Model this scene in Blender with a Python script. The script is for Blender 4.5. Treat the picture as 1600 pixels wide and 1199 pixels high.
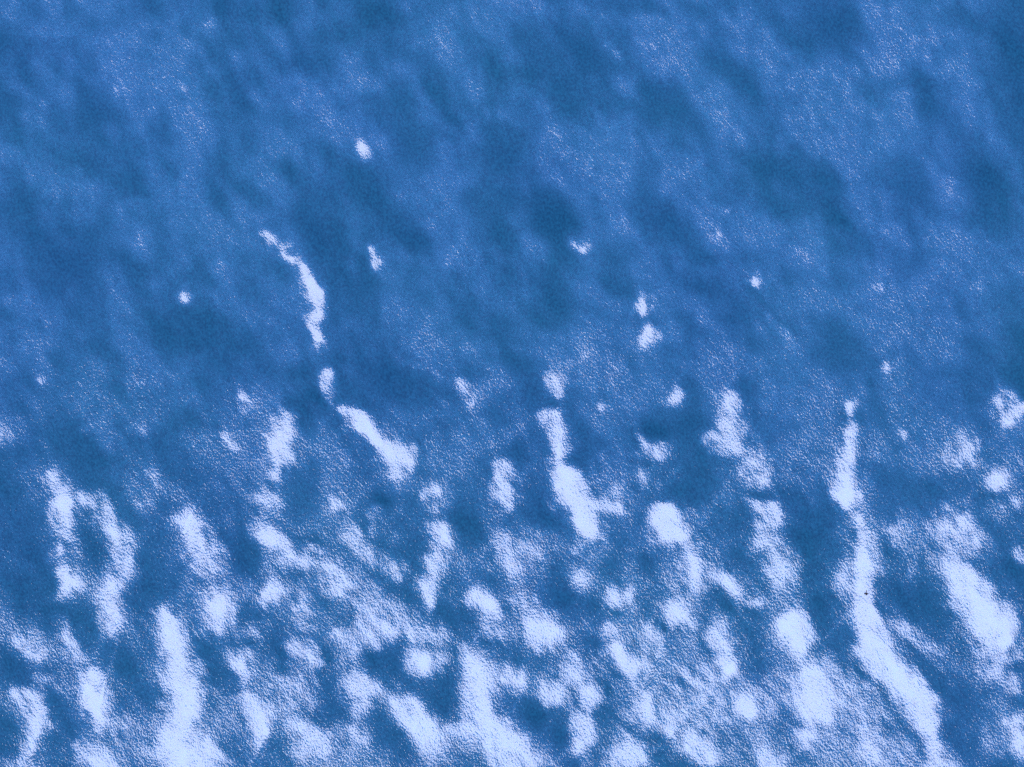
import bpy, bmesh, math
import numpy as np
from mathutils import Vector

scene = bpy.context.scene
for o in list(bpy.data.objects):
    bpy.data.objects.remove(o)

# ---------------------------------------------------------------- camera
CAM_H = 110.0           # drone height above the lake, looking straight down
FRAME_W = 16.0          # metres of water across the picture
cam = bpy.data.cameras.new('camera')
cam.sensor_width = 36.0
cam.lens = 36.0 * CAM_H / FRAME_W
cam.clip_start = 0.5
cam.clip_end = 5000.0
cam_o = bpy.data.objects.new('camera', cam)
cam_o.location = (0, 0, CAM_H)
cam_o.rotation_euler = (0, 0, 0)
scene.collection.objects.link(cam_o)
scene.camera = cam_o

# ---------------------------------------------------------------- light
SUN_ANGLE = 30.0        # sun seen through thin cloud: one wide bright disc
DISC_R = math.tan(math.radians(SUN_ANGLE / 4))          # its radius in wave-slope units
UNIT = 0.020            # wave slope per unit of the glint measure P below
SUN_ZENITH = 2 * math.degrees(math.atan(DISC_R + .03))
SUN_AZIMUTH = 238.0     # it stands towards the bottom of the picture, a little left
_z, _a = math.radians(SUN_ZENITH), math.radians(SUN_AZIMUTH)
SUN_DIR = (math.sin(_z) * math.cos(_a), math.sin(_z) * math.sin(_a), math.cos(_z))
sun = bpy.data.lights.new('sun', 'SUN')
sun.energy = 2.6
sun.angle = math.radians(SUN_ANGLE)
sun.color = (1.0, 0.90, 0.82)
sun_o = bpy.data.objects.new('sun', sun)
sun_o.rotation_euler = Vector(SUN_DIR).to_track_quat('Z', 'Y').to_euler()
sun_o.location = (-20, -50, 150)
scene.collection.objects.link(sun_o)

world = bpy.data.worlds.new('World')
scene.world = world
world.use_nodes = True
wn = world.node_tree.nodes
wl = world.node_tree.links
sky = wn.new('ShaderNodeTexSky')
sky.sky_type = 'NISHITA'
sky.sun_disc = False
sky.sun_elevation = math.radians(90 - SUN_ZENITH)
sky.sun_rotation = math.radians(90 - SUN_AZIMUTH)
wn['Background'].inputs['Strength'].default_value = 0.05
wl.new(sky.outputs['Color'], wn['Background'].inputs['Color'])

scene.view_settings.view_transform = 'Standard'
scene.view_settings.look = 'None'
scene.view_settings.exposure = 0.0
scene.view_settings.gamma = 1.0
scene.view_settings.use_curve_mapping = False
scene.render.engine = 'CYCLES'
scene.cycles.use_denoising = False
scene.cycles.use_adaptive_sampling = False
scene.cycles.max_bounces = 4

# ---------------------------------------------------------------- water waves
# The lake surface is a real height field. Where a wave face leans far enough towards the
# sun it mirrors the sun's disc; elsewhere it mirrors plain sky and shows the blue water body.
NX, NY, ST = 768, 576, 30.72 / 768
xs = (np.arange(NX) - NX // 2) * ST
ys = (np.arange(NY) - NY // 2) * ST
X, Y = np.meshgrid(xs, ys)
U = 800 + X * 100          # 1 cm per unit, measured from the upper left of the surveyed patch
V = 600 - Y * 100
rng = np.random.default_rng(7)
KX = 2 * np.pi * np.fft.rfftfreq(NX, ST)[None, :]
KY = 2 * np.pi * np.fft.fftfreq(NY, ST)[:, None]


def noise(lx, ly, ang, sharp=1.0):
    """smooth random field, feature size lx across and ly along the direction ang"""
    c, s = math.cos(ang), math.sin(ang)
    ka = KX * c + KY * s
    kb = -KX * s + KY * c
    F = np.fft.rfft2(rng.standard_normal((NY, NX)))
    F *= np.exp(-0.5 * ((ka * lx) ** 2 + (kb * ly) ** 2) ** sharp)
    n = np.fft.irfft2(F, s=(NY, NX))
    return n / n.std()


ANG = math.radians(28)     # wave crests run steeply from upper left to lower right

# crests that lean into the sun: chains of (u, v, half width, strength)
G = [
 # far (upper) water
 [(415,368,7,.3),(440,385,8,.4),(465,415,10,.5),(485,455,11,.65),(492,490,13,.9),(495,530,15,1.0)],
 [(508,588,10,.7),(516,610,7,.5),(525,632,4,.3)],
 [(539,640,6,1.0),(560,655,17,1.3),(590,680,17,1.3),(618,710,21,1.4),(626,727,18,1.1),(622,748,10,.5)],
 [(574,388,7,.3),(586,408,8,.4)], [(570,237,15,.7)], [(293,467,12,.7)], [(745,188,14,-.15)],
 [(724,602,10,.4),(731,622,6,.4)], [(873,588,16,.6),(880,612,8,.1)], [(1003,474,16,.8)], [(1016,524,15,.8)],
 [(905,378,13,.4)], [(805,548,8,-.1)], [(910,560,15,-.2)], [(1056,622,13,.4)], [(946,642,8,.2)],
 [(842,650,3,.8),(854,666,4,.8)],
 [(864,657,18,.9),(873,690,15,.7),(868,712,10,.5)],
 [(870,728,10,1.0),(885,752,24,1.3),(905,785,22,1.4),(918,812,20,1.3),(915,832,12,.7)],
 [(935,790,11,.6),(965,795,9,.5)], [(955,755,40,-.02)], [(1000,745,30,-.05)],
 [(998,680,5,.3),(1012,692,10,.5),(1022,706,12,.5)],
 [(1140,618,13,.5),(1142,650,15,.45),(1145,682,16,.5)], [(1110,687,10,.3),(1130,700,10,.3),(1160,705,10,.2)],
 [(1174,718,15,.3),(1183,740,15,.35)],
 [(1334,630,9,.6),(1335,646,4,.5)],
 [(1332,666,7,.6),(1328,700,12,.8),(1326,740,14,.8),(1323,770,20,1.1),(1325,785,15,.9)],
 [(1343,802,12,.2),(1350,835,12,.3),(1352,868,13,.6),(1353,893,18,1.4),(1352,915,12,.7)],
 [(1325,905,22,.1)], [(1352,932,12,.5)],
 [(1350,955,20,1.1),(1358,1000,22,1.2),(1370,1030,25,1.2),(1395,1055,22,1.4),(1430,1090,24,1.4),(1445,1125,22,1.2),(1455,1160,22,.5),(1470,1195,30,.4)],
 [(1398,845,12,-.05),(1412,828,12,.0)], [(1425,890,12,.05)], [(1417,672,7,.2)],
 [(1505,710,20,.3)], [(1560,750,16,.5)], [(1580,790,12,0)],
 [(1563,612,8,.1),(1566,640,8,.25),(1580,660,8,.4)], [(1578,610,9,.2),(1590,635,9,.35),(1584,655,8,.4)],
 [(1380,578,8,.1)], [(1190,437,8,.15)], [(1205,490,6,-.2)], [(1265,402,15,-.25)], [(1380,445,14,-.2)], [(1118,365,18,-.15)], [(1138,325,8,-.1)],
 [(1490,285,20,-.2)], [(1145,205,25,-.3)], [(1455,95,16,-.35)], [(1355,30,10,-.25)], [(1240,85,9,-.25)],
 [(945,75,8,-.2),(965,90,8,-.15)], [(190,130,15,-.2)], [(333,42,9,-.1)], [(45,180,14,-.25)], [(310,220,15,-.3)],
 [(290,185,36,-.42)], [(400,190,18,-.35)], [(215,380,12,-.05)], [(380,430,6,-.1)], [(60,340,40,-.5)], [(120,490,25,-.45)],
 [(10,470,10,-.2)], [(60,590,10,-.2)], [(230,590,8,-.2)],
 [(385,630,14,.1)], [(5,685,11,.5)], [(220,670,8,.1)], [(130,668,5,0)], [(360,690,10,.15)], [(235,745,12,-.02)], [(1190,590,14,-.2)], [(1150,60,25,-.45)], [(1035,75,20,-.4)],
 # middle band
 [(80,738,6,.4),(92,765,15,.8),(96,785,16,1.0),(98,828,12,.3)], [(120,775,9,.1),(155,787,8,.1)], [(83,860,12,.15)],
 [(160,795,8,.25),(178,825,13,.45),(195,850,14,.4),(190,875,11,.3),(180,905,12,.4),(170,930,15,.8),(170,965,17,.9),(178,987,11,.5)],
 [(96,888,10,.5),(110,912,14,.8),(103,932,7,.6)], [(220,790,10,0)],
 [(290,805,13,.9),(300,830,17,.7),(305,855,20,.4),(320,880,22,.05)],
 [(445,667,16,.75),(435,700,18,.65),(428,740,12,.4)], [(418,785,15,.5)], [(530,795,11,.3)],
 [(400,825,8,.35),(430,850,14,.9),(445,865,14,.8),(500,880,13,.35),(535,905,13,.3)],
 [(555,835,9,.4),(570,855,10,.45),(600,880,12,.2),(620,895,12,.15)], [(580,815,15,.02)],
 [(682,780,17,.4)], [(690,835,18,.9)], [(683,877,17,.55)], [(672,918,18,1.2),(670,945,12,.6)],
 [(785,735,14,.35),(784,760,15,.4),(796,786,13,.4)], [(785,860,18,.1),(808,890,14,.4)], [(840,860,24,.05)], [(920,850,18,.08)],
 [(1026,800,12,1.0),(1040,820,22,1.5),(1065,835,10,.7)], [(1078,855,9,.3),(1090,885,19,1.05),(1085,910,14,.7)],
 [(1120,895,12,.5),(1145,920,14,.65),(1175,942,10,.5)],
 [(1170,785,6,.3),(1188,795,10,.6)], [(1206,812,22,1.0)], [(1200,850,22,.15)], [(1225,888,25,.8)],
 [(1490,835,24,.4),(1500,860,25,.6),(1497,890,20,.8),(1520,930,28,1.4),(1550,970,28,1.4),(1568,1000,22,1.3)],
 [(1530,840,15,.2)], [(1545,1022,20,.4),(1590,1015,18,.4)], [(1597,870,11,.5)],
 # near (lower) water
 [(42,998,12,.35),(55,1025,13,.6)], [(70,1060,8,.35)], [(97,985,8,.6),(110,1005,10,.5),(130,1030,10,.35)],
 [(140,1060,15,1.2),(147,1090,20,1.3),(157,1127,16,1.1)], [(185,1140,12,.2)], [(115,1170,8,.5),(140,1190,16,.8),(170,1205,18,1.0)],
 [(25,1090,8,.7),(50,1110,17,.9),(55,1140,17,1.1),(45,1175,15,.5),(30,1200,20,.6)],
 [(257,960,15,.7),(265,990,20,.85),(278,1040,24,1.4),(285,1090,28,1.5),(280,1130,26,1.5),(270,1170,30,1.2),(300,1200,40,1.2)], [(330,1182,22,.9)],
 [(345,945,18,.9),(342,975,17,.8)], [(370,1030,14,.9),(375,1065,12,.65)], [(385,1100,13,.8),(400,1130,18,1.1),(395,1160,13,.6)], [(390,985,15,.2)],
 [(425,922,20,1.0)], [(470,950,15,.25),(475,978,14,.3)], [(470,1015,20,.9),(478,1037,17,.8)], [(460,1072,28,.25)], [(420,1118,12,.7)],
 [(455,1130,14,1.0),(480,1160,22,1.1),(500,1172,18,.9)], [(560,1160,20,.4)], [(520,903,15,.5),(535,918,14,.5)],
 [(570,940,22,.3)], [(590,980,28,.3)], [(550,1000,20,.35)], [(550,1060,18,.9),(565,1085,22,1.2),(570,1107,16,.9)],
 [(620,970,15,.3),(660,1000,14,.3)], [(660,1032,22,1.3)], [(690,995,15,.2)], [(745,933,14,.75),(765,950,17,1.0)], [(765,985,15,.35)],
 [(735,1040,20,1.3),(750,1065,28,1.4),(755,1100,24,1.3),(760,1130,24,1.2)], [(785,1060,12,.9),(812,1066,13,.9)],
 [(615,1100,8,.9),(640,1115,18,1.2),(665,1145,24,1.3),(682,1167,16,1.0)],
 [(700,1140,12,.8),(740,1140,18,1.0),(790,1165,28,1.2),(800,1190,30,1.1),(830,1198,22,.9)],
 [(820,950,15,.45)], [(845,985,28,1.5),(832,1013,12,.9)], [(870,987,12,.7)], [(970,935,20,.9)], [(910,905,18,.3)],
 [(1063,955,22,1.4)], [(955,990,15,.9)], [(965,1015,15,.6),(985,1040,22,1.0)], [(1020,1000,18,.35)], [(900,1050,25,.4)],
 [(925,1075,16,.9),(920,1100,12,.6)], [(860,1085,22,.7)], [(905,1125,18,1.0),(915,1150,18,1.0),(905,1170,14,.8)],
 [(970,1180,20,.9),(1000,1188,18,.8)], [(1000,1115,15,.5),(1010,1095,13,.5)], [(1085,1160,20,1.3)], [(1110,1187,15,.6)], [(1050,1125,15,.3)],
 [(1120,985,14,.6),(1132,1015,15,1.0),(1140,1045,17,1.0)], [(1168,1103,18,1.0)], [(1110,1070,28,.15)],
 [(1235,985,22,1.5),(1241,1007,14,1.1)], [(1275,1060,25,.6),(1280,1100,30,1.4)], [(1262,1150,17,.9)], [(1210,1192,22,1.0)],
 [(1350,1140,15,.6),(1370,1180,18,.7)], [(1330,1100,38,.05)], [(1400,985,15,.3),(1440,1000,10,.4),(1465,1020,8,.35)],
 [(1587,1140,18,.8),(1592,1165,18,.8)], [(1580,1065,13,.4)], [(1550,1040,20,.35)],
]
# faces that lean away from the sun: (u, v, radius, depth)
K = [(860,350,26,.9),(960,440,30,.7),(832,465,30,.6),(880,460,20,.4),(770,340,30,.6),(800,215,35,.5),(790,265,30,.4),
 (570,705,42,.6),(600,600,40,.45),(1280,850,36,.6),(1130,800,38,.35),(850,800,25,.6),(825,770,20,.4),(145,850,26,.5),
 (330,740,30,.3),(270,730,28,.3),(700,1085,28,.8),(610,1030,24,.7),(820,1100,20,.5),(845,1115,22,.6),(875,1140,16,.5),
 (380,870,26,.6),(430,1010,24,.5),(400,1010,14,.3),(500,1020,14,.4),(510,1080,22,.4),(990,830,26,.5),(1290,940,30,.4),(1580,90,50,.3),
 (1440,1040,30,.35),(1385,1090,14,.5),(1400,1130,16,.5),(520,380,32,.5),(545,420,25,.3),(1000,590,22,.5),(1320,540,28,.45),(438,15,16,.6),
 (735,690,32,.4),(725,650,20,.3),(905,70,20,.5),(925,90,16,.4),(40,820,40,.4),(40,930,40,.4),(215,1080,20,.4),(320,1050,14,.4),(335,1100,12,.4),
 (690,730,25,.4),(520,640,30,.3),(660,1000,10,.2),(1010,1150,14,.3),(1030,1175,18,.5),(1290,1010,22,.4),(1420,960,26,.3),(1500,760,22,.3),
 (1440,720,30,.2),(1150,870,20,.3),(1170,1000,20,.4),(1190,1030,18,.3),(430,770,14,.2),(480,770,18,.4),(90,700,30,.2),(1110,450,20,.3),(1360,590,18,.2),
 (1230,440,14,.3),(1275,270,20,.2),(1440,150,25,.3),(1480,160,25,.2),(1230,60,20,.3),(260,530,25,.3),(60,430,28,.25),(150,540,25,.2),(640,220,26,.25),
 (225,930,26,.4),(190,1030,18,.4),(120,965,18,.4),(740,830,24,.4),(960,890,18,.2),(1310,1000,24,.3),(1400,930,30,.3),(1445,985,26,.3),(1500,1150,40,.2),(1520,1185,30,.15),(1460,1080,20,.2),(600,1130,26,.4),(620,1160,24,.4),(430,1180,26,.5),(20,1030,22,.5),(10,1130,10,.5),(95,1110,18,.5),(100,1140,16,.5),(690,960,14,.4),(610,910,24,.5),(640,930,18,.4),
 (880,920,24,.4),(920,940,22,.3),(750,1000,12,.3),(720,980,16,.4),(710,1030,16,.4),(560,760,25,.2),(890,1010,14,.3),(1040,980,16,.3),(1100,960,20,.2),(1130,940,12,.3)]

grad = np.interp(V, [-400, 0, 400, 620, 850, 1050, 1199, 1700], [-.78, -.76, -.82, -.88, -.86, -.76, -.68, -.5])
grad += 0.26 * np.exp(-(((U - 1120) / 300) ** 2 + ((V - 1110) / 95) ** 2))
swell = noise(.24, .42, ANG) + .45 * noise(.10, .2, ANG)
# broad gentle slopes between the crests: (u, v, radius, lean towards (+) or away from (-) the sun)
S = [(90,40,40,.2),(160,90,35,.15),(200,130,26,.25),(290,185,42,.35),(60,130,50,.2),(45,180,20,.2),(180,250,25,.25),(70,300,35,.3),(50,340,30,.25),
 (335,45,25,.2),(430,60,30,.2),(400,170,35,.25),(270,270,35,.2),(360,270,35,.25),(480,250,40,.2),(620,110,50,.3),(560,200,30,.15),(710,70,40,.25),(820,70,40,.3),
 (800,130,40,.15),(1040,60,50,.4),(1150,40,50,.3),(1080,15,40,.2),(880,200,40,.2),(960,260,60,.25),(900,300,35,.25),(830,300,35,.2),(1145,200,35,.35),(1290,150,40,.2),
 (1320,220,30,.3),(1210,100,30,.2),(1380,240,50,.2),(1440,190,30,.2),(1455,90,30,.25),(1475,285,28,.35),(1560,300,40,.2),(1420,40,50,.2),(1270,370,40,.3),(1120,370,40,.35),
 (1100,300,40,.2),(1330,300,30,.2),(1380,445,30,.3),(1270,480,30,.25),(1440,510,50,.35),(1480,370,40,.2),(1540,460,40,.25),(1100,540,40,.3),(1220,560,30,.25),(700,400,40,.25),
 (690,300,40,.25),(620,300,30,.15),(640,520,25,.25),(680,560,25,.3),(715,592,25,.3),(585,395,16,.25),(545,378,12,.2),(350,340,40,.25),(300,350,40,.2),(220,380,25,.25),(110,490,35,.35),
 (60,480,30,.2),(220,540,35,.3),(380,390,50,.2),(100,570,40,.2),(230,610,40,.3),(310,640,40,.15),(820,430,35,.3),(910,510,28,.25),(950,560,60,.25),(990,640,40,.2),(1150,650,40,.2),
 (1260,720,40,.25),(1420,650,40,.25),(1060,740,40,.2),(1120,780,36,.15),(665,690,40,.3),(630,650,24,.25),(540,740,40,.25),(640,770,40,.2),(320,905,40,.3),(60,620,40,.15),(400,620,30,.2),
 (1480,660,40,.2),(1330,600,30,.1),(1560,560,30,.1),(860,560,40,.15),(770,520,40,.1),(1470,700,30,.2),(1320,930,26,.3),(1440,940,30,.2),(1300,1000,26,.1),(1180,960,30,.1),(1500,1100,40,.15),(1330,1090,50,.2),
 (210,20,30,-.3),(20,90,40,-.3),(240,80,30,-.2),(440,20,25,-.5),(170,200,30,-.2),(230,210,30,-.3),(500,330,40,-.2),(640,170,30,-.2),(620,45,30,-.3),(580,30,25,-.2),(870,120,40,-.4),
 (905,80,25,-.4),(930,170,30,-.3),(1050,160,30,-.3),(1160,110,30,-.3),(1020,200,25,-.3),(1250,60,30,-.3),(1440,140,30,-.3),(1580,80,45,-.5),(1580,150,40,-.4),(1590,230,30,-.3),
 (1200,280,30,-.2),(1390,300,30,-.35),(1540,270,25,-.4),(1420,420,30,-.2),(1340,400,30,-.25),(1150,400,20,-.3),(1220,440,22,-.35),(1300,540,35,-.4),(1180,540,30,-.2),(1530,560,26,-.3),
 (1520,620,30,-.3),(1010,380,25,-.4),(1000,330,25,-.2),(440,480,25,-.3),(390,470,30,-.3),(60,440,30,-.25),(290,500,30,-.4),(160,530,25,-.2),(340,570,30,-.2),(400,560,30,-.3),
 (570,550,30,-.25),(610,590,30,-.5),(660,620,26,-.4),(700,450,40,-.2),(570,440,35,-.4),(470,640,25,-.3),(0,250,40,-.2),(120,420,30,-.2),(780,640,40,-.3),(800,700,30,-.3),(940,710,36,-.4),(900,680,20,-.3),
 (1080,690,30,-.3),(1090,650,24,-.2),(1240,640,30,-.2),(1290,790,34,-.4),(1440,780,36,-.2),(1190,650,24,-.2),(1230,770,24,-.3),(1540,820,26,-.3),(1420,760,30,-.15),(250,650,30,-.2),(130,720,30,-.3),(30,740,36,-.3),(240,900,30,-.3),(480,840,24,-.3),(380,960,20,-.2)]
bump = np.zeros_like(X)
UW = U + 4 * noise(.10, .14, ANG) + 1.5 * noise(.05, .07, ANG)     # crests have ragged outlines
VW = V + 4 * noise(.10, .14, ANG) + 1.5 * noise(.05, .07, ANG)


def splat(u, v, w, a):
    w = w * float(np.interp(v, [560, 800], [.88, 1]))
    r = 3.0 * w + 14
    i0 = int((( 600 - (v + r)) / 100) / ST + NY // 2); i1 = int(((600 - (v - r)) / 100) / ST + NY // 2) + 2
    j0 = int(((u - r - 800) / 100) / ST + NX // 2); j1 = int(((u + r - 800) / 100) / ST + NX // 2) + 2
    i0, j0 = max(i0, 0), max(j0, 0)
    d2 = ((UW[i0:i1, j0:j1] - u) ** 2 + (VW[i0:i1, j0:j1] - v) ** 2) / (w * w)
    b = float(np.interp(v, [0, 620, 850, 1050, 1199], [-.82, -.90, -.80, -.60, -.52]))
    k = math.log((a - b) / -b) if a > 0.02 else 0.6
    k = min(max(k, .45), .8)
    a = a - float(np.interp(v, [400, 760], [.32, .1])) if a < .06 and v < 760 else a * float(np.interp(v, [560, 800], [.45, .95]))
    g = (a - b) * np.exp(-k * d2)
    bump[i0:i1, j0:j1] = np.maximum(bump[i0:i1, j0:j1], g)


for chain in G:
    for a, b in zip(chain, chain[1:] + chain[-1:]):
        n = max(1, int(math.hypot(b[0] - a[0], b[1] - a[1]) / (0.3 * min(a[2], b[2]) + .5)))
        for t in range(n if b is not a else 1):
            f = t / n
            splat(*(a[i] + (b[i] - a[i]) * f for i in range(4)))
# soften the joins between neighbouring crests
Fb = np.fft.rfft2(bump) * np.exp(-0.5 * (KX ** 2 + KY ** 2) * .028 ** 2)
bump = np.fft.irfft2(Fb, s=(NY, NX))
dark = np.zeros_like(X)
mottle = .25 * noise(.13, .17, ANG) + .14 * noise(.06, .09, ANG)
ca, sa = math.cos(math.radians(30)), math.sin(math.radians(30))
for (u, v, w, d) in [(u, v, 1.15 * w, (1.1 if v < 850 else 1.9) * d * (1.7 if 700 < u < 1000 and v < 500 else 1)) for (u, v, w, d) in K] + [(u, v, w, -d * (1.6 if d > 0 else 1.25)) for (u, v, w, d) in S]:
    r = 3.4 * w
    i0 = max(0, int(((600 - (v + r)) / 100) / ST + NY // 2)); i1 = int(((600 - (v - r)) / 100) / ST + NY // 2) + 2
    j0 = max(0, int(((u - r - 800) / 100) / ST + NX // 2)); j1 = int(((u + r - 800) / 100) / ST + NX // 2) + 2
    du, dv = UW[i0:i1, j0:j1] - u, VW[i0:i1, j0:j1] - v
    al, ac = du * sa + dv * ca, du * ca - dv * sa          # along and across the crests
    dark[i0:i1, j0:j1] += d * np.exp(-((al / 1.3) ** 2 + (ac * 1.1) ** 2) / (w * w))
# fine creases: narrow wavelets riding on the swell, a dark back and a bright brow
crease = np.zeros_like(X)
for line in ([(1305,1040),(1345,1052),(1380,1085),(1402,1115),(1420,1155),(1445,1185)], [(1375,1120),(1392,1150),(1410,1185)], [(1262,955),(1285,985),(1300,1015)],
             [(1215,1105),(1235,1128),(1262,1140)], [(880,1035),(915,1050),(945,1082),(975,1100)], [(1040,1060),(1085,1085),(1130,1105),(1180,1135)], [(1060,1030),(1100,1062),(1150,1085)],
             [(590,1040),(602,1062),(612,1078)], [(1375,945),(1385,975),(1402,1000)], [(1490,960),(1520,985),(1540,1010)], [(960,1120),(990,1150),(1020,1185)], [(180,1015),(205,1035),(225,1060)],
             [(325,1145),(345,1165),(372,1185)], [(720,955),(745,985),(760,1005)], [(640,1115),(660,1140)], [(1120,890),(1150,915),(1180,935)], [(1560,780),(1575,800),(1590,812)],
             [(260,880),(290,900),(320,925)], [(560,930),(590,955),(620,985)], [(1480,1180),(1510,1192)], [(440,830),(480,842),(520,865)], [(620,540),(660,565),(700,590)], [(1190,450),(1215,490),(1240,520)]):
    for (u0, v0), (u1, v1) in zip(line, line[1:]):
        for t in np.linspace(0, 1, 9):
            u, v = u0 + (u1 - u0) * t, v0 + (v1 - v0) * t
            i = int(((600 - v) / 100) / ST + NY // 2); j = int(((u - 800) / 100) / ST + NX // 2)
            w_ = (slice(i - 7, i + 8), slice(j - 7, j + 8))
            du, dv = UW[w_] - u, VW[w_] - v
            crease[w_] = np.where(np.abs(crease[w_]) > np.exp(-(du ** 2 + dv ** 2) / 40), crease[w_], -np.exp(-(du ** 2 + dv ** 2) / 40))
brow = np.roll(np.roll(-crease, -2, axis=0), -2, axis=1)       # just below and left of each back
# open water around the surveyed patch carries the same kind of crests at random
outside = 1 - np.clip(1.0 - np.maximum((np.abs(X) - 8.1) / .8, (np.abs(Y) - 6.1) / .8), 0, 1)
wild = np.clip(noise(.14, .26, ANG) - np.interp(V, [0, 600, 1199, 1500], [2.6, 1.9, .7, .4]), 0, 1.6) * 1.2
soft = np.where(swell > 0, .14, .30) * (1 + .8 * outside) * swell + mottle - dark
soft = np.where(soft > 0, .36 * np.tanh(soft / .36), soft)      # open faces stay short of the glint
calm = 1 - .85 * np.clip(bump / .7, 0, 1)
P = grad + bump * (1 + .12 * noise(.06, .1, ANG)) + calm * soft + outside * wild + .28 * crease + .22 * brow
P += np.where(bump > .25, 0.19, 0.06) * noise(.035, .06, ANG)

# slope that would mirror the centre of the sun's disc into the lens, at every point
vd = np.sqrt(X ** 2 + Y ** 2 + CAM_H ** 2)
hx, hy, hz = SUN_DIR[0] - X / vd, SUN_DIR[1] - Y / vd, SUN_DIR[2] + CAM_H / vd
RX, RY = -hx / hz, -hy / hz
wgt = np.clip(np.minimum((14.5 - np.abs(X)) / 6, (10.8 - np.abs(Y)) / 4), 0, 1)
# find one smooth height field whose faces lean as measured (accelerated descent in Fourier space)
k2 = KX ** 2 + KY ** 2
pre = 1 / ((k2 + .04) * (1 + .0004 * k2))
fT = np.arcsinh(P / .35)
Fh = np.zeros((NY, NX // 2 + 1), complex)
Fm = Fh * 0
for it in range(110):
    Fy = Fh + .85 * Fm
    ex = np.fft.irfft2(1j * KX * Fy, s=P.shape) - RX
    ey = np.fft.irfft2(1j * KY * Fy, s=P.shape) - RY
    rr = np.sqrt(ex ** 2 + ey ** 2)
    D = (DISC_R - rr) / UNIT
    g = (np.arcsinh(D / .35) - fT) * wgt * .35 / np.sqrt(D * D + .1225) / rr
    Fg = 1j * KX * np.fft.rfft2(g * ex) + 1j * KY * np.fft.rfft2(g * ey)
    Fm = .85 * Fm - .4 * UNIT * Fg * pre
    Fh = Fh + Fm
# the same field on a grid twice as fine
NX2, NY2 = NX * 2, NY * 2
F2 = np.zeros((NY2, NX2 // 2 + 1), complex)
F2[:NY // 2, :NX // 2] = Fh[:NY // 2, :NX // 2]
F2[-NY // 2 + 1:, :NX // 2] = Fh[-NY // 2 + 1:, :NX // 2]
H = np.fft.irfft2(F2, s=(NY2, NX2)) * 4
NX, NY, ST = NX2, NY2, ST / 2
xs = (np.arange(NX) - NX // 2) * ST
ys = (np.arange(NY) - NY // 2) * ST
X, Y = np.meshgrid(xs, ys)
print('water height range', H.min(), H.max())


def axis(n, half):
    c = n // 2
    dense = int(half / ST)
    idx = list(range(0, c - dense, 4)) + list(range(c - dense, c + dense + 1)) + list(range(c + dense + 4, n, 4))
    return np.array(idx)


ix, iy = axis(NX, 8.6), axis(NY, 6.6)
far = np.array([16., 24., 60., 120., 300., 900.])
ax = np.concatenate([-far[::-1], xs[ix], far])
ay = np.concatenate([-far[::-1], ys[iy], far])
Z = np.zeros((len(ay), len(ax)))
Z[6:-6, 6:-6] = (H * np.clip(np.minimum((15.2 - np.abs(X)) / 4, (11.4 - np.abs(Y)) / 3), 0, 1))[np.ix_(iy, ix)]
MX, MY = np.meshgrid(ax, ay)
nx, ny = len(ax), len(ay)
co = np.stack([MX.ravel(), MY.ravel(), Z.ravel()], 1).astype(np.float32)
q = (np.arange(ny - 1)[:, None] * nx + np.arange(nx - 1)[None, :]).ravel()
quads = np.stack([q, q + 1, q + nx + 1, q + nx], 1).astype(np.int32)
me = bpy.data.meshes.new('water')
me.vertices.add(len(co)); me.vertices.foreach_set('co', co.ravel())
me.loops.add(quads.size); me.loops.foreach_set('vertex_index', quads.ravel())
me.polygons.add(len(quads))
me.polygons.foreach_set('loop_start', np.arange(0, quads.size, 4, dtype=np.int32))
me.polygons.foreach_set('use_smooth', np.ones(len(quads), dtype=bool))
me.update(calc_edges=True)

# ---------------------------------------------------------------- water material
m = bpy.data.materials.new('lake_water')
m.use_nodes = True
nt = m.node_tree
N, Lk = nt.nodes, nt.links
bs = N['Principled BSDF']


def node(t, **kw):
    n = N.new(t)
    for k, v in kw.items():
        setattr(n, k, v)
    return n


tc = node('ShaderNodeTexCoord')


def mapped(lean, sx, sy):
    """coordinates turned so that ripples lean by this angle from the vertical, then stretched along it"""
    turn = node('ShaderNodeMapping')
    turn.inputs['Rotation'].default_value = (0, 0, -lean)
    Lk.new(tc.outputs['Object'], turn.inputs['Vector'])
    mp = node('ShaderNodeMapping')
    mp.inputs['Scale'].default_value = (sx, sy, 1)
    Lk.new(turn.outputs['Vector'], mp.inputs['Vector'])
    return mp.outputs['Vector']


def tex(vec, scale, detail=2.0, rough=.5, dist=0.0):
    t = node('ShaderNodeTexNoise')
    t.inputs['Scale'].default_value = scale
    t.inputs['Detail'].default_value = detail
    t.inputs['Roughness'].default_value = rough
    t.inputs['Distortion'].default_value = dist
    Lk.new(vec, t.inputs['Vector'])
    return t.outputs['Fac']


def math_n(op, a, b):
    n = node('ShaderNodeMath', operation=op)
    for i, v in enumerate((a, b)):
        if isinstance(v, (int, float)):
            n.inputs[i].default_value = v
        else:
            Lk.new(v, n.inputs[i])
    return n.outputs[0]


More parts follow.
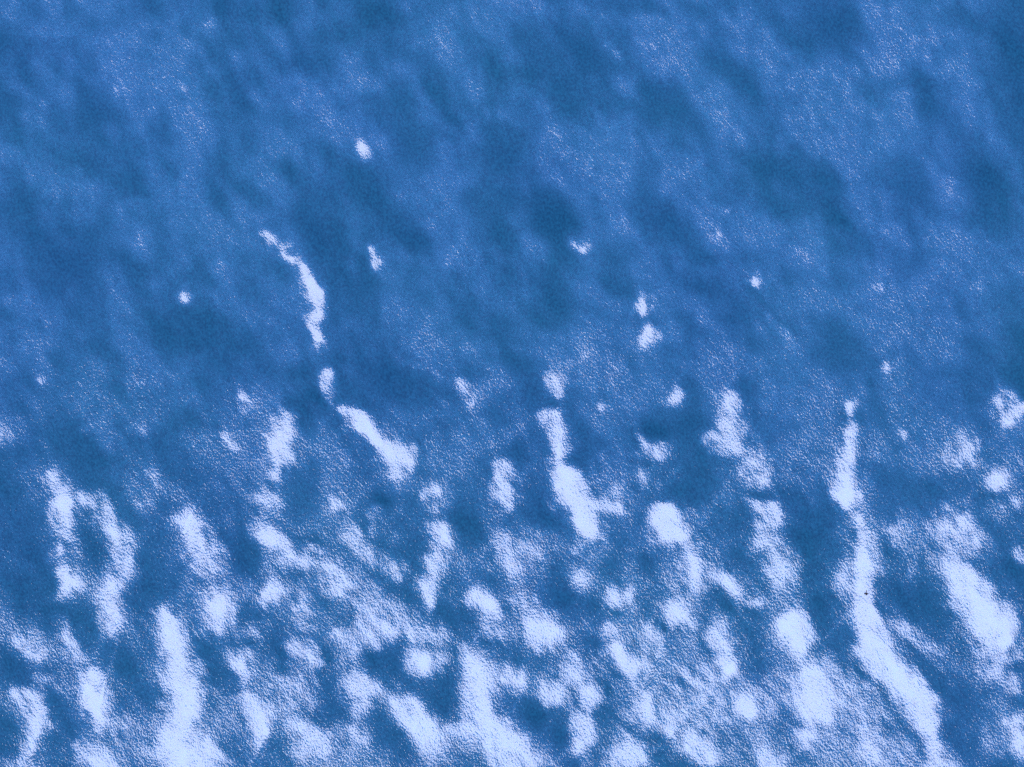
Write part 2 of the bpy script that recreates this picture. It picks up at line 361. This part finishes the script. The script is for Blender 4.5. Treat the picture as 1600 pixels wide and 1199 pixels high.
va = mapped(math.radians(15), 1.0, .7)
vb = mapped(math.radians(32), 1.0, .4)
vc = mapped(math.radians(44), 1.0, .12)
rip_fine = tex(va, 36.0, 1.5, .55, .3)       # capillary ripples of a few centimetres
rip_mid = tex(vb, 8.0, 2.0, .5, .6)
rip_long = tex(vc, 7.0, 1.0, .5, .9)         # long thin crests running to the lower right
gust = tex(mapped(.5, 1, .6), .9, 2.0)      # breeze: ripples stronger in places, and towards the near side
sep = node('ShaderNodeSeparateXYZ')
Lk.new(tc.outputs['Object'], sep.inputs[0])
mr = node('ShaderNodeMapRange')
mr.interpolation_type = 'SMOOTHSTEP'
for k, v in zip(('From Min', 'From Max', 'To Min', 'To Max'), (-4.0, 2.5, .90, .32)):
    mr.inputs[k].default_value = v
Lk.new(sep.outputs['Y'], mr.inputs['Value'])
hgt = math_n('ADD', math_n('MULTIPLY', rip_fine, .00102), math_n('MULTIPLY', rip_mid, .0007))
hgt = math_n('ADD', hgt, math_n('MULTIPLY', rip_long, .00045))
hgt = math_n('MULTIPLY', hgt, math_n('ADD', math_n('MULTIPLY', gust, 1.0), .5))
hgt = math_n('MULTIPLY', hgt, mr.outputs[0])


def bumped(strength):
    bp = node('ShaderNodeBump')
    bp.inputs['Strength'].default_value = strength
    bp.inputs['Distance'].default_value = 1.0
    Lk.new(hgt, bp.inputs['Height'])
    return bp.outputs['Normal']


Lk.new(bumped(.55), bs.inputs['Normal'])
Lk.new(bumped(1.0), bs.inputs['Coat Normal'])
# the water body: light-dark grain painted in for ripple relief and camera noise, and broad drifts of greener and bluer water
grain = tex(mapped(math.radians(15), 1.0, .75), 30.0, 3.0, .75)
drift = tex(mapped(.6, 1.0, .7), .45, 3.0, .55)
ramp = node('ShaderNodeValToRGB')
ramp.color_ramp.elements[0].position = .37
ramp.color_ramp.elements[0].color = (.0005, .061, .19, 1)
ramp.color_ramp.elements[1].position = .63
ramp.color_ramp.elements[1].color = (.006, .130, .34, 1)
Lk.new(grain, ramp.inputs['Fac'])
mix = node('ShaderNodeMix', data_type='RGBA', blend_type='MULTIPLY')
tint = node('ShaderNodeValToRGB')
tint.color_ramp.elements[0].position = .35
tint.color_ramp.elements[0].color = (.9, 1.08, 1.0, 1)
tint.color_ramp.elements[1].position = .65
tint.color_ramp.elements[1].color = (1.0, .95, 1.04, 1)
Lk.new(drift, tint.inputs['Fac'])
mix.inputs['Factor'].default_value = 1.0
Lk.new(ramp.outputs['Color'], mix.inputs['A'])
Lk.new(tint.outputs['Color'], mix.inputs['B'])
Lk.new(mix.outputs['Result'], bs.inputs['Base Color'])
bs.inputs['Roughness'].default_value = .165
bs.inputs['IOR'].default_value = 2.1
bs.inputs['Specular Tint'].default_value = (.055, .195, .64, 1)
bs.inputs['Coat Weight'].default_value = 1.0
bs.inputs['Coat IOR'].default_value = 1.5
bs.inputs['Coat Roughness'].default_value = .04
me.materials.append(m)
water = bpy.data.objects.new('water', me)
water['kind'] = 'structure'
water['label'] = 'blue rippled lake water with white sun glints, seen from above'
scene.collection.objects.link(water)

# ---------------------------------------------------------------- a scrap of flotsam
def scrap_material():
    m = bpy.data.materials.new('wet_bark')
    m.use_nodes = True
    b = m.node_tree.nodes['Principled BSDF']
    t = m.node_tree.nodes.new('ShaderNodeTexNoise')
    t.inputs['Scale'].default_value = 60
    r = m.node_tree.nodes.new('ShaderNodeValToRGB')
    r.color_ramp.elements[0].color = (.004, .008, .05, 1)
    r.color_ramp.elements[1].color = (.01, .015, .06, 1)
    m.node_tree.links.new(t.outputs['Fac'], r.inputs['Fac'])
    m.node_tree.links.new(r.outputs['Color'], b.inputs['Base Color'])
    b.inputs['Roughness'].default_value = .5
    return m


def tube(name, pts, mat, parent):
    """a bent tapering twig through (x, y, z, radius) points"""
    bm = bmesh.new()
    rings = []
    for i, p in enumerate(pts):
        a, c = Vector(pts[max(i - 1, 0)][:3]), Vector(pts[min(i + 1, len(pts) - 1)][:3])
        d = (c - a).normalized()
        n1 = d.cross(Vector((0, 0, 1))).normalized()
        n2 = d.cross(n1)
        rings.append([bm.verts.new(Vector(p[:3]) + (n1 * math.cos(t) + n2 * math.sin(t) * .8) * p[3]) for t in [k * math.pi / 4 for k in range(8)]])
    for r0, r1 in zip(rings, rings[1:]):
        for k in range(8):
            bm.faces.new((r0[k], r0[(k + 1) % 8], r1[(k + 1) % 8], r1[k]))
    bm.faces.new(rings[0][::-1]); bm.faces.new(rings[-1])
    bmesh.ops.recalc_face_normals(bm, faces=bm.faces)
    me = bpy.data.meshes.new(name)
    bm.to_mesh(me); bm.free()
    me.materials.append(mat)
    o = bpy.data.objects.new(name, me)
    o.parent = parent
    scene.collection.objects.link(o)
    return o


fx, fy = 5.54, -3.29
fz = float(H[int(round(fy / ST)) + NY // 2, int(round(fx / ST)) + NX // 2])
root = bpy.data.objects.new('floating_twig', None)
root.empty_display_size = .05
root.location = (fx, fy, fz)
root.scale = (.75, .75, .75)
root['label'] = 'tiny dark twig scrap floating in the white glint at lower right'
root['category'] = 'twig'
scene.collection.objects.link(root)
bark = scrap_material()
tube('stem', [(-.042, .010, .006, .010), (-.015, .002, .009, .017), (.010, -.004, .010, .019), (.034, .004, .008, .011), (.052, .016, .005, .005)], bark, root)
tube('side_shoot', [(.008, -.004, .010, .010), (.014, -.022, .010, .008), (.012, -.040, .006, .004)], bark, root)
tube('side_shoot', [(-.004, .0, .010, .008), (.002, .026, .010, .007), (.004, .060, .010, .010), (.003, .078, .006, .004)], bark, root)
